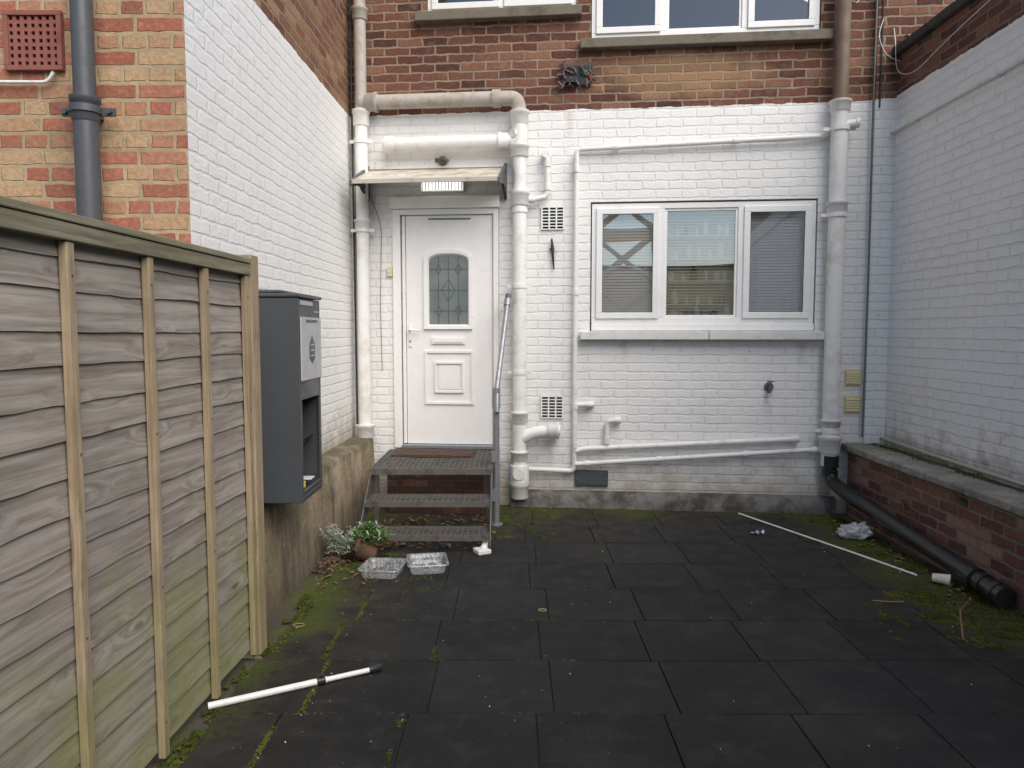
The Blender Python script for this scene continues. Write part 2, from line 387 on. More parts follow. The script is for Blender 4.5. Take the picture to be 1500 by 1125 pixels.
# ------------------------------------------------------------------ rear building
rear=empty('rear_building',FB)
H_door=(-1.075,-.115,.50,2.735); H_win=(.69,2.60,1.56,2.68); H_up=(.68,2.58,4.04,5.25); H_up2=(-.75,.56,4.32,5.25)
b=B('brick_wall',FB)
wall_holes(b,-1.62,3.6,-.1,6.4,.3,[H_door,H_win,H_up,H_up2],M_back)
b.done(rear,recenter=False)
b=B('corner_pier',FB); b.box(3.02,3.6,-.045,.02,-.1,6.3,M_back); b.done(rear,recenter=False)
b=B('roof_parapet',FB); b.box(-1.7,3.7,-.04,.36,6.4,6.48,M_coping); b.box(-1.6,3.6,.3,6,6.2,6.35,M_coping); b.box(-1.6,3.6,5.7,6.0,-.1,6.2,M_undr); b.done(rear)
b=B('base_plinth',FB)
n=40; prev=None
for i in range(n+1):
    x=2.8*i/n; q=.010*noise.noise(Vector((x*4,0,0)))+.004*noise.noise(Vector((x*17,0,3))); q2=.012*noise.noise(Vector((x*5,9,0)))
    r_=[b.bm.verts.new(p) for p in ((x,-.115+q,-.05),(x,-.100+q,.03),(x,-.082+q,.108+q2),(x,-.068+q,.118+q2),(x,.01,.142))]
    if prev:
        for a_,c_ in zip(range(4),range(1,5)): b.face([prev[a_],r_[a_],r_[c_],prev[c_]],M_conc,True)
    else: b.face([b.bm.verts.new(v.co) for v in r_],M_conc)
    prev=r_
b.done(rear)

def window(name,s0,s1,z0,z1,mull,case,yf,glassm):
    b=B(name+'_frame',FB); g=B(name+'_glass',FB)
    fw=.048; y0,y1=yf,yf+.065
    b.box(s0,s1,y0,y1,z0,z0+fw,M_up); b.box(s0,s1,y0,y1,z1-fw,z1,M_up)
    b.box(s0,s0+fw,y0,y1,z0+fw,z1-fw,M_up); b.box(s1-fw,s1,y0,y1,z0+fw,z1-fw,M_up)
    edges=[s0+fw]
    for m in mull:
        b.box(m-.028,m+.028,y0,y1,z0+fw,z1-fw,M_up); edges+= [m-.028,m+.028]
    edges.append(s1-fw)
    for i,cs in enumerate(case):
        a,c=edges[2*i],edges[2*i+1]; d,f=z0+fw,z1-fw
        if cs:
            w=.052; a-=.008;c+=.008;d-=.008;f+=.008
            ya=y0-.018; yb=y0-.001
            b.box(a,c,ya,yb,d,d+w,M_up); b.box(a,c,ya,yb,f-w,f,M_up); b.box(a,a+w,ya,yb,d+w,f-w,M_up); b.box(c-w,c,ya,yb,d+w,f-w,M_up)
            a+=w-.006;c-=w-.006;d+=w-.006;f-=w-.006
            for (q0,q1,q2,q3) in ((a,c,d,d+.009),(a,c,f-.009,f),(a,a+.009,d+.009,f-.009),(c-.009,c,d+.009,f-.009)): b.box(q0,q1,y0+.001,y0+.01,q2,q3,M_slate)
            g.poly([(a,y0+.004,d),(c,y0+.004,d),(c,y0+.004,f),(a,y0+.004,f)],glassm)
        else:
            w=.022
            b.box(a,c,y0+.012,y0+.03,d,d+w,M_up); b.box(a,c,y0+.012,y0+.03,f-w,f,M_up); b.box(a,a+w,y0+.012,y0+.03,d+w,f-w,M_up); b.box(c-w,c,y0+.012,y0+.03,d+w,f-w,M_up)
            g.poly([(a,y0+.028,d),(c,y0+.028,d),(c,y0+.028,f),(a,y0+.028,f)],glassm)
    b.done(rear,bevel=.004); g.done(rear)
window('kitchen_window',.70,2.59,1.63,2.665,[1.30,1.975],[1,0,1],.012,M_glass)
window('upper_window',.685,2.575,4.06,5.24,[1.29,1.97],[1,0,1],.02,M_glassu)
window('small_upper_window',-.745,.555,4.32,5.24,[-.09],[1,1],.02,M_glassu)
b=B('window_sill',FB)
b.box(.605,1.70,-.10,.0,1.485,1.558,M_sill); b.box(1.706,2.70,-.10,.0,1.485,1.558,M_sill)
b.box(.70,2.59,-.02,.1,1.562,1.628,M_up); b.done(rear,bevel=.008)
b=B('upper_sill',FB); b.box(.59,2.68,-.085,.02,3.955,4.037,M_sill2); b.box(-.84,.60,-.085,.02,4.235,4.317,M_sill2); b.done(rear,bevel=.008)

b=B('venetian_blinds',FB)
for (a,c,t,ylo) in ((.75,1.27,.0115,1.64),(1.33,1.95,.0035,1.64),(2.0,2.55,.0125,1.64)):
    z=ylo
    while z<2.66:
        j=U(-.0008,.0008)
        b.poly([(a,.088,z-t+j),(c,.088,z-t-j),(c,.100,z+t-j),(a,.100,z+t+j)],M_blind); z+=.026
    for q in (a+.12,c-.12): b.box(q-.0015,q+.0015,.083,.085,1.64,2.66,M_blind)
    b.box(a,c,.082,.11,2.62,2.66,M_blind)
b.done(rear,normals=False)
b=B('kitchen_interior',FB)
def room(b,x0,x1,y0,y1,z0,z1,m):
    P=lambda *a:b.poly(a,m)
    P((x0,y0,z0),(x1,y0,z0),(x1,y1,z0),(x0,y1,z0)); P((x0,y0,z1),(x1,y0,z1),(x1,y1,z1),(x0,y1,z1))
    P((x0,y0,z0),(x0,y1,z0),(x0,y1,z1),(x0,y0,z1)); P((x1,y0,z0),(x1,y1,z0),(x1,y1,z1),(x1,y0,z1)); P((x0,y1,z0),(x1,y1,z0),(x1,y1,z1),(x0,y1,z1))
room(b,.3,3.0,.301,2.6,.5,2.9,M_room)
for z in (1.60,1.80,2.0,2.2,2.40): b.box(1.28,1.99,.12,.25,z-.012,z,M_up)
bm_=[M_wp,M_blind,M_wood,M_pd,M_cream,M_blue,M_terra]
for z in (1.66,1.80,2.0,2.2,2.40):
    x=1.31
    while x<1.93:
        w=U(.016,.04); h=U(.05,.15); yy=.155+U(-.01,.02); b.tube([(x+w,yy,z+.001),(x+w,yy,z+h*.75),(x+w,yy,z+h*.8),(x+w,yy,z+h)],[w*.85,w*.85,w*.4,w*.4],random.choice(bm_[:2] if R()<.7 else bm_),10); x+=w*2+U(.01,.06)
b.box(1.28,1.99,.26,.27,1.6,2.7,M_cream)
b.done(rear)
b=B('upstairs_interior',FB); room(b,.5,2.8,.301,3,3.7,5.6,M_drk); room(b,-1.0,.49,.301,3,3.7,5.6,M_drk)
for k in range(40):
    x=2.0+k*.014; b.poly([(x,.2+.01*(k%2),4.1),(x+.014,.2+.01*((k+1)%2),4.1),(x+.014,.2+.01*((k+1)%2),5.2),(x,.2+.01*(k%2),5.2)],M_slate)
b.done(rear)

# door
b=B('door_frame',FB)
b.box(-1.072,-1.0,-.03,.06,.50,2.64,M_door); b.box(-.165+.0,-.118,-.03,.06,.50,2.64,M_door)
b.box(-1.0,-.165,-.03,.06,2.59,2.64,M_door); b.box(-1.085,-.105,-.065,.0,2.642,2.745,M_door)
b.box(-1.0,-.165,-.05,.06,.50,.535,M_galv)
b.box(-.99,-.96,-.012,.05,.54,2.585,M_door)
b.done(rear,bevel=.006)
b=B('back_door',FB)
yl=.0
b.box(-.955,-.172,yl,.05,.54,2.585,M_door)
def ringrect(b,x0,x1,z0,z1,w,y0,y1,mat):
    b.box(x0,x1,y0,y1,z0,z0+w,mat); b.box(x0,x1,y0,y1,z1-w,z1,mat); b.box(x0,x0+w,y0,y1,z0+w,z1-w,mat); b.box(x1-w,x1,y0,y1,z0+w,z1-w,mat)
ringrect(b,-.79,-.345,.90,1.385,.022,yl-.014,yl-.001,M_door)
ringrect(b,-.70,-.435,1.005,1.285,.018,yl-.018,yl-.001,M_door)
b.box(-.665,-.47,yl-.010,yl-.001,1.04,1.25,M_door)
b.box(-.725,-.42,yl-.016,yl-.001,1.445,1.505,M_door); b.box(-.70,-.445,yl-.022,yl-.017,1.458,1.492,M_up)
def arch(x0,x1,z0,z1,rise,n=14):
    pts=[(x0,z0),(x1,z0)]
    hw=(x1-x0)/2; cx=(x0+x1)/2
    for k in range(n+1):
        t=math.pi*k/n; c=math.cos(t); s_=math.sin(t)
        pts.append((cx+hw*(abs(c)**.75)*(1 if c>=0 else -1),z1-rise+rise*s_))
    return pts
po=arch(-.795,-.355,1.575,2.285,.08); pi_=arch(-.745,-.395,1.62,2.235,.055)
n=len(po)
va=[b.bm.verts.new((p[0],yl-.001,p[1])) for p in po]
vb=[b.bm.verts.new((p[0]*.93+q[0]*.07,yl-.026,p[1]*.93+q[1]*.07)) for p,q in zip(po,pi_)]
vc=[b.bm.verts.new((p[0]*.3+q[0]*.7,yl-.024,p[1]*.3+q[1]*.7)) for p,q in zip(po,pi_)]
vd=[b.bm.verts.new((q[0],yl-.003,q[1])) for q in pi_]
for i in range(n):
    j=(i+1)%n
    for r0,r1 in ((va,vb),(vb,vc),(vc,vd)): b.face([r0[i],r0[j],r1[j],r1[i]],M_door)
b.poly([(p[0],yl-.004,p[1]) for p in pi_],M_obs)
def bar(x0,z0,x1,z1): b.tube([(x0,yl-.006,z0),(x1,yl-.006,z1)],.0020,M_lead,6)
for x in (-.66,-.57,-.48): bar(x,1.62,x,2.22)
for z in (1.74,1.925,2.11): bar(-.745,z,-.395,z)
for (cx,cz) in ((-.57,1.925),):
    for a,c in (((-.06,0),(0,.1)),((0,.1),(.06,0)),((.06,0),(0,-.1)),((0,-.1),(-.06,0))): bar(cx+a[0],cz+a[1],cx+c[0],cz+c[1])
for (cx,cz) in ((-.66,2.11),(-.48,2.11),(-.66,1.74),(-.48,1.74)):
    for a,c in (((-.03,0),(0,.045)),((0,.045),(.03,0)),((.03,0),(0,-.045)),((0,-.045),(-.03,0))): bar(cx+a[0],cz+a[1],cx+c[0],cz+c[1])
b.box(-.935,-.905,yl-.012,yl-.001,1.42,1.62,M_up); b.tube(fillet([(-.92,yl-.01,1.57),(-.92,yl-.05,1.57),(-.82,yl-.055,1.565)],.02),.009,M_up,10)
b.cyl((-.92,yl-.014,1.47),(0,1,0),.010,.008,M_galv)
b.tube([(-.75,yl-.004,2.555),(-.37,yl-.004,2.553)],.006,M_slate,6)
b.done(rear,bevel=.004)
b=B('door_reveal_backing',FB); b.box(-1.07,-.12,.12,.14,.5,2.73,M_drk); b.done(rear)

def grille(b,x0,x1,z0,z1,nx,nz,y,mat,bw,bh,dark=M_dk):
    b.box(x0,x1,y-.004,y,z0,z1,dark)
    for i in range(nx+1):
        x=x0+(x1-x0)*i/nx; b.box(x-bw/2,x+bw/2,y-.018,y-.0045,z0-bh/2,z1+bh/2,mat)
    for j in range(nz+1):
        z=z0+(z1-z0)*j/nz; b.box(x0-bw/2,x1+bw/2,y-.0165,y-.0045,z-bh/2,z+bh/2,mat)
for (z0,z1) in ((2.45,2.64),(.79,.98)):
    b=B('air_vent',FB); grille(b,.265,.455,z0,z1,3,7,-.002,M_up,.013,.009); b.done(None)
for (z0,z1) in ((1.10,1.235),(.865,1.01)):
    b=B('louvre_vent',FB); b.box(2.86,2.99,-.02,-.002,z0,z1,M_cream)
    for k in range(5):
        z=z0+.015+k*(z1-z0-.03)/5
        b.hexa([(2.87,-.032,z),(2.98,-.032,z),(2.98,-.021,z),(2.87,-.021,z),(2.87,-.024,z+.018),(2.98,-.024,z+.018),(2.98,-.021,z+.018),(2.87,-.021,z+.018)],M_cream)
    b.done(None,bevel=.002)
b=B('vent_cover_plate',FB); b.box(.565,.86,-.02,-.002,.18,.325,M_slate); b.box(.58,.845,-.026,-.0205,.195,.31,M_slate)
for x in (.585,.84): b.cyl((x,-.03,.25),(0,1,0),.006,.01,M_galv,8)
b.done(None,bevel=.003)
b=B('iron_wall_spike',FB); b.tube([(.352,-.03,2.37),(.358,-.035,2.30),(.362,-.03,2.22),(.372,-.02,2.10)],[.006,.014,.012,.005],M_cable,8); b.box(.335,.375,-.03,-.002,2.27,2.285,M_cable); b.tube([(.36,-.03,2.33),(.345,-.06,2.35)],.005,M_cable,6); b.done(None)
b=B('door_bell',FB); b.box(-1.095,-1.045,-.03,-.002,2.05,2.135,M_cream,Matrix.Translation((-.03,0,0))); b.cyl((-1.10,-.033,2.09),(0,1,0),.01,.006,M_wp,12); b.done(None,bevel=.003)
b=B('outside_tap_stub',FB); b.cyl((2.23,-.006,1.08),(0,1,0),.04,.01,M_conc,16); b.tube(fillet([(2.23,-.005,1.08),(2.23,-.06,1.08),(2.222,-.065,1.03)],.02),.013,M_pd,10); b.cyl((2.235,-.05,1.105),(0,0,1),.009,.05,M_rust,8); b.cyl((2.235,-.05,1.13),(1,0,0),.006,.06,M_rust,8); b.done(None)
b=B('broken_wall_light',FB)
b.box(.44,.69,-.03,-.002,3.67,3.83,M_blk,Matrix.Translation((.56,0,3.75))@Matrix.Rotation(.1,4,'Y')@Matrix.Translation((-.56,0,-3.75)))
for k in range(26):
    x=U(.42,.70); z=U(3.65,3.85); a=U(0,3); b.box(-.035,.035,-.008,.008,-.006,.006,random.choice([M_blk,M_blk,M_slate,M_pd,M_terra]),Matrix.Translation((x,-.04-U(0,.02),z))@Matrix.Rotation(a,4,'Y')@Matrix.Rotation(U(-.6,.6),4,'X'))
b.box(.61,.67,-.05,-.03,3.74,3.79,M_leafG); b.box(.47,.56,-.07,-.031,3.68,3.72,M_blk)
b.tube([(.50+.055*math.cos(a*.63),-.055,3.76+.055*math.sin(a*.63)) for a in range(9)],.008,M_pd,8)
b.tube(fillet([(.44,-.04,3.68),(.40,-.05,3.62),(.43,-.03,3.6)],.03),.004,M_cable,6)
b.done(None,bevel=.003)
b=B('cable_gland',FB); b.cyl((-.61,-.02,3.055),(0,1,0),.04,.03,M_rust,14); b.tube(fillet([(-.61,-.03,3.06),(-.60,-.08,3.07),(-.55,-.09,3.04)],.03),.014,M_pb,10); b.box(-.68,-.63,-.02,-.002,3.05,3.08,M_rust); b.done(None)

cano=empty('door_canopy',FB@Matrix.Translation((-.67,-.25,2.9)))
b=B('sheet',FB)
N=26
for k in range(N):
    x0=-1.285+k*1.225/N; x1=x0+1.225/N; w0=.004*math.sin(k*1.9); w1=.004*math.sin((k+1)*1.9)
    b.hexa([(x0,-.50,2.80+w0),(x1,-.50,2.80+w1),(x1,-.003,2.985),(x0,-.003,2.985),(x0,-.50,2.808+w0),(x1,-.50,2.808+w1),(x1,-.003,2.993),(x0,-.003,2.993)],M_canopy)
b.done(cano)
b=B('front_rail',FB); b.box(-1.29,-.055,-.515,-.503,2.776,2.812,M_pg); b.box(-1.29,-.055,-.015,-.002,2.996,3.02,M_pw); b.done(cano,bevel=.002)
for x in (-1.29,-.055):
    b=B('side_bracket',FB)
    P=[(-.003,2.74),(-.05,2.74),(-.12,2.80),(-.30,2.80),(-.48,2.762),(-.52,2.765),(-.52,2.805),(-.30,2.90),(-.003,3.03)]
    va=[b.bm.verts.new((x-.012,p[0],p[1])) for p in P]; vb=[b.bm.verts.new((x+.012,p[0],p[1])) for p in P]
    b.face(va,M_pd); b.face(list(reversed(vb)),M_pd)
    for i in range(len(P)): j=(i+1)%len(P); b.face([va[i],va[j],vb[j],vb[i]],M_pd)
    b.tube(fillet([(x,-.02,2.72),(x,-.10,2.76),(x,-.22,2.80)],.05),.014,M_cable,8)
    b.done(cano,bevel=.003)
b=B('bulkhead_light',FB)
b.box(-.80,-.42,-.06,-.002,2.785,2.87,M_up); b.box(-.79,-.43,-.085,-.061,2.797,2.86,M_led)
for k in range(13): x=-.785+k*.029; b.box(x,x+.009,-.096,-.086,2.793,2.865,M_up)
b.done(None,bevel=.003)

# ------------------------------------------------------------------ pipes
def clamp(b,p,r,mat,z=None):
    x,y,zz=p; b.cyl((x,y,zz),(0,0,1),r*1.18,.035,mat); b.box(x-r*1.9,x+r*1.9,y-.004,y+.012,zz-.014,zz+.014,mat); b.box(x-.02,x+.02,y,-.002,zz-.012,zz+.012,mat)
b=B('drainpipe',FB)
x=-1.32;y=-.10
b.tube([(x,y,.60),(x,y,3.42)],.056,M_pw); b.tube([(x,y,3.42),(x,y,6.3)],.052,M_pg)
b.collar((x,y,3.42),(0,0,1),.07,.14,M_pw); b.collar((x,y,4.3),(0,0,1),.066,.1,M_pg)
b.collar((x,y,.66),(0,0,1),.075,.12,M_pw); clamp(b,(x,y,2.45),.056,M_pw); clamp(b,(x,y,3.22),.056,M_pw); b.collar((x,y,2.50),(0,0,1),.068,.08,M_pw)
b.tube([(x,y,3.535),(x+.12,y,3.55)],.06,M_pg)
b.done(None)
b=B('soil_pipe',FB)
x=.078;y=-.11
b.tube(fillet([(-1.32,y,3.55),(.06,y,3.55),(x,y,3.40)],.13,8),.062,M_pg); b.collar((-1.22,y,3.55),(1,0,0),.078,.10,M_pg); b.cyl((-.12,y,3.55),(1,0,0),.074,.07,M_pg)
b.tube([(x,y,3.40),(x,y,.12)],.060,M_pw)
b.collar((x,y,3.38),(0,0,1),.075,.12,M_pw); b.cyl((x,y,3.24),(0,0,1),.068,.22,M_pw); b.collar((x,y,3.10),(0,0,1),.076,.1,M_pw)
b.collar((x,y,2.70),(0,0,1),.078,.12,M_pw); b.cyl((x,y,2.60),(0,0,1),.068,.04,M_pw)
b.tube([(x,y,3.19),(-1.06,y,3.185)],.060,M_pw); b.cyl((-1.06,y,3.185),(1,0,0),.072,.08,M_pw); b.cyl((-1.105,y,3.185),(1,0,0),.05,.03,M_pw); b.collar((-.06,y,3.19),(-1,0,0),.07,.08,M_pw)
b.cyl((x-.05,y-.055,3.24),(-.6,-.8,0),.035,.03,M_pw)
b.tube(fillet([(x,y,.60),(x+.12,y,.67),(x+.34,y,.69)],.08),.055,M_pw); b.collar((x+.30,y,.69),(1,0,0),.07,.10,M_pw); b.cyl((x+.35,y,.69),(1,0,0),.05,.02,M_pw)
b.collar((x,y,.80),(0,0,1),.072,.1,M_pw); b.collar((x,y,.46),(0,0,1),.072,.08,M_pw); b.cyl((x,y,.30),(0,0,1),.085,.15,M_pw); b.cyl((x,y-.07,.31),(0,1,0),.052,.04,M_pw); b.collar((x,y,.15),(0,0,1),.08,.14,M_pw)
clamp(b,(x,y,1.95),.056,M_pw); clamp(b,(x,y,1.2),.056,M_pw)
b.done(None)
b=B('overflow_pipe',FB)
b.tube(fillet([(.33,-.02,3.07),(.27,-.07,3.07),(.315,-.07,3.05),(.315,-.07,2.72),(.1,-.09,2.68)],.05),.024,M_pw,12)
for p,a in (((.315,-.07,3.0),(0,0,1)),((.315,-.07,2.80),(0,0,1)),((.18,-.085,2.695),(1,0,0))): b.cyl(p,a,.031,.05,M_pw,14)
b.cyl((.30,-.045,3.08),(0,1,0),.033,.09,M_pw,14)
b.done(None)
b=B('waste_pipe',FB)
b.tube(fillet([(.15,-.06,.335),(.56,-.05,.32),(.565,-.05,3.12),(2.62,-.05,3.18),(2.78,-.08,3.27)],.05),.022,M_pw,12)
for p,a in (((.565,-.05,1.9),(0,0,1)),((.565,-.05,2.95),(0,0,1)),((.9,-.05,3.13),(1,0,0)),((1.9,-.05,3.16),(1,0,0)),((.565,-.05,.9),(0,0,1)),((.565,-.05,.55),(0,0,1))): b.cyl(p,a,.029,.05,M_pw,12)
b.tube([(.56,-.05,.91),(.68,-.05,.915)],.022,M_pw,12); b.tube(fillet([(.66,-.05,.915),(.71,-.05,.915),(.71,-.01,.915)],.02),.028,M_pw,12)
b.done(None)
b=B('waste_pipe',FB)
b.tube(fillet([(.57,-.055,.50),(.64,-.05,.52),(2.48,-.045,.635)],.03),.024,M_pw,12); b.cyl((2.45,-.045,.633),(1,0,.06),.031,.06,M_pw,12)
b.tube(fillet([(.845,-.05,.53),(.845,-.05,.77),(.95,-.05,.78)],.035),.022,M_pw,12); b.cyl((.94,-.05,.779),(1,0,0),.03,.05,M_pw,12); b.cyl((.845,-.05,.60),(0,0,1),.029,.06,M_pw,12)
b.tube([(.57,-.06,.385),(2.67,-.06,.55)],.021,M_pw,12)
for t in (.05,.35,.7,.97): b.cyl((.57+2.1*t,-.06,.385+.165*t),(1,0,.08),.028,.045,M_pw,12)
b.done(None)
b=B('drainpipe',FB)
x=2.72;y=-.11
b.tube([(x,y,.42),(x,y,3.42)],.068,M_pw); b.tube([(x,y,3.42),(x,y,6.3)],.062,M_pb)
for z in (3.40,2.58): b.collar((x,y,z),(0,0,1),.08,.09,M_pw)
b.collar((x,y,.60),(0,0,1),.086,.15,M_pw); b.collar((x,y,.78),(0,0,1),.078,.06,M_pw)
clamp(b,(x,y,3.22),.068,M_pw); clamp(b,(x,y,2.52),.068,M_pw); clamp(b,(x,y,.72),.068,M_pw)
b.tube([(x,y-.02,3.24),(x+.12,y-.02,3.26)],.035,M_pw,12); b.cyl((x+.13,y-.02,3.26),(1,0,0),.042,.03,M_pw,14)
b.done(None)
b=B('underground_drain_pipe',I4)
P=fillet([(2.70,6.21,.50),(2.70,6.21,.30),(2.725,5.95,.24),(2.755,4.05,.075)],.10,8)
b.tube(P,.055,M_blk,24); b.cyl((2.70,6.21,.46),(0,0,1),.068,.10,M_blk); b.cyl((2.70,6.21,.36),(0,0,1),.064,.05,M_blk)
ax=Vector((.03,-1.9,-.165)).normalized()
for yy in (4.10,4.22,4.30):
    t=(5.95-yy)/1.9; b.cyl((2.725+.03*t,yy,.24-.165*t),ax,.068 if yy!=4.22 else .062,.045,M_blk)
b.cyl((2.756,4.055,.0755),ax,.063,.05,M_blk)
b.done(None)
b=B('electric_cable',FB)
b.tube([(3.005,-.055,6.3),(3.0,-.055,3.2),(3.007,-.055,1.9),(3.0,-.055,.66)],.009,M_cableg,8)
b.done(None)
b=B('electric_cable',FB)
b.tube([(3.06,-.055,6.3),(3.055,-.056,4.5),(3.05,-.056,3.4)],.006,M_cable,6); b.done(None)
b=B('electric_cable',FB)
b.tube([(-1.41,-.05,6.2),(-1.415,-.06,3.8),(-1.405,-.09,3.0),(-1.41,-.06,2.2),(-1.40,-.08,.72)],.009,M_cable,8)
b.tube(fillet([(-1.385,-.03,3.7),(-1.39,-.06,2.8),(-1.375,-.12,2.5),(-1.39,-.05,1.9),(-1.38,-.05,.9)],.1),.006,M_cable,6)
b.tube(fillet([(-1.30,-.02,2.85),(-1.17,-.02,2.5),(-1.19,-.02,1.8),(-1.18,-.02,1.2)],.1),.003,M_pb,6)
b.done(None)

# ------------------------------------------------------------------ neighbouring building (left)
nb=empty('neighbouring_brick_building',FF)
b=B('flank_wall',FL); b.box(.002,3.30,0,.25,-.1,6.5,M_left); b.done(nb,recenter=False)
b=B('facade_wall',FF); b.box(-5.5,0,0,.3,-.1,6.5,M_fac); b.done(nb,recenter=False)
b=B('roof_slab',I4); b.box(-7.1,-1.46,3.4,6.9,6.502,6.6,M_coping); b.box(-7.0,-1.8,6.6,6.8,-.1,6.5,M_undr); b.done(nb)
b=B('air_brick',FF); grille(b,-.80,-.565,2.765,3.0,7,7,-.003,M_terra,.018,.018); ringrect(b,-.815,-.55,2.75,3.015,.022,-.03,-.003,M_terra); b.done(None,bevel=.002)
b=B('drainpipe',FF)
x=-.412;y=-.10
b.tube([(x,y,0),(x,y,2.56)],.052,M_pd); b.tube([(x,y,2.5),(x,y,6.5)],.046,M_pd); b.collar((x,y,2.55),(0,0,1),.058,.11,M_pd)
b.box(x-.12,x+.12,y+.02,y+.035,2.53,2.565,M_pd); b.box(x-.03,x+.03,y,-.002,2.53,2.565,M_pd); b.cyl((x,y,2.55),(0,0,1),.066,.03,M_pd)
for q in (-.1,.1): b.cyl((x+q,y+.012,2.548),(0,1,0),.012,.02,M_pd,8)
b.done(None)
b=B('conduit',FF); b.tube(fillet([(-1.6,-.03,2.70),(-.62,-.03,2.695),(-.59,-.03,2.74)],.03),.008,M_pw,8); b.done(None)

b=B('rendered_plinth',I4)
def px_(Y): return -1.25-.045*(6.7-Y)
n=26; top=[];bot=[];back=[]
ys=[3.52+i*(6.62-3.52)/n for i in range(n+1)]
for Y in ys:
    wx=.012*noise.noise(Vector((0,Y*3,0)))
    bot.append(b.bm.verts.new((px_(Y)+.03+wx,Y,-.06))); top.append((b.bm.verts.new((px_(Y)+wx,Y,.585+.012*noise.noise(Vector((3,Y*4,0))))),b.bm.verts.new((px_(Y)-.02+wx,Y,.605))))
    back.append(b.bm.verts.new((-1.62,Y,.615)))
for i in range(n):
    b.face([bot[i],bot[i+1],top[i+1][0],top[i][0]],M_plinth,True); b.face([top[i][0],top[i+1][0],top[i+1][1],top[i][1]],M_plinth,True); b.face([top[i][1],top[i+1][1],back[i+1],back[i]],M_plinth,True)
b.poly([(px_(3.52)+.03,3.521,-.06),(px_(3.52),3.521,.58),(-1.62,3.521,.61),(-1.62,3.521,-.06)],M_plinth)
b.done(None,recenter=False)

# ------------------------------------------------------------------ right boundary wall and retaining wall
bw=empty('boundary_wall',FR)
b=B('painted_brickwork',FR); b.box(-.1,9.0,0,.25,-.1,3.80,M_right); b.done(bw,recenter=False)
b=B('coping',FR)
for k in range(15):
    x=-.02+k*.6; b.box(x,x+.594,-.05,.30,3.803,3.87+U(-.004,.004),M_coping)
b.done(bw,bevel=.012)
rw=empty('retaining_wall',FR)
b=B('brickwork',FR); b.box(.02,9.0,-.34+.05,-.002,-.1,.53,M_low); b.done(rw,recenter=False)
b=B('brick_course_under_coping',FR)
x=.02
while x<8.9:
    w=U(.215,.225); b.box(x,x+w-.012,-.335+.03,-.2,.532,.542+U(0,.006),M_undr); x+=w
b.done(rw)
b=B('coping_stones',FR)
x=.0
while x<8.9:
    w=U(.42,.48); dz=U(-.004,.004); b.box(x,x+w-.008,-.345+U(-.006,.006),-.09,.547,.602+dz,M_cop); x+=w
b.done(rw,bevel=.012)
b=B('ledge_debris',FR); b.box(.0,9,-.092,-.003,.54,.592,M_ledge); b.done(rw)
b=B('conduit',FR); b.tube([(.03,-.03,3.20),(9,-.03,3.25)],.018,M_pw,10)
for k in range(9): b.box(.4+k,.43+k,-.05,-.002,3.18+.005*k,3.225+.005*k,M_pw)
b.done(None)
b=B('conduit',FR); b.tube([(.05,-.03,.655),(1,-.028,.64),(2.2,-.03,.63),(9,-.03,.625)],.014,M_pg,10); b.done(None)
b=B('loose_wire',FR)
b.tube(fillet([(.0,-.03,4.1),(.12,-.06,3.9),(.1,-.04,3.65),(.35,-.03,3.56),(.9,-.03,3.66),(1.6,-.04,3.74),(2.6,-.05,3.9)],.2,8),.003,M_wp,6); b.done(None)
b=B('loose_wire',FB); b.tube(fillet([(2.85,-.03,4.25),(2.95,-.05,4.38),(3.2,-.06,4.42),(3.5,-.1,4.38)],.1,8),.004,M_wp,6); b.tube(fillet([(3.05,-.08,4.1),(3.0,-.10,3.95),(3.08,-.08,3.80),(3.2,-.08,3.75)],.1,8),.003,M_wp,6); b.done(None)
b=B('moss',FR)
for k in range(700):
    x=U(0,4.5); y=-.05+U(-.01,.3); r=U(.006,.02); z=3.872
    if noise.noise(Vector((x*2,y*5,0)))<-.05: continue
    b.poly([(x-r,y,z),(x,y-r,z+r*.3),(x+r,y,z),(x,y+r*.2,z+r)],M_moss); b.poly([(x-r*.5,y-r,z),(x+r,y,z+r*.7),(x,y+r,z)],M_moss)
for k in range(1500):
    x=U(0,3.5); y=-.09+random.gauss(0,.025); r=U(.004,.012); z=.603
    if noise.noise(Vector((x*3,y*5,5)))<-.1: continue
    b.poly([(x-r,y,z),(x,y-r,z+r*.3),(x+r,y,z),(x,y+r*.2,z+r)],M_moss)
b.done(None)

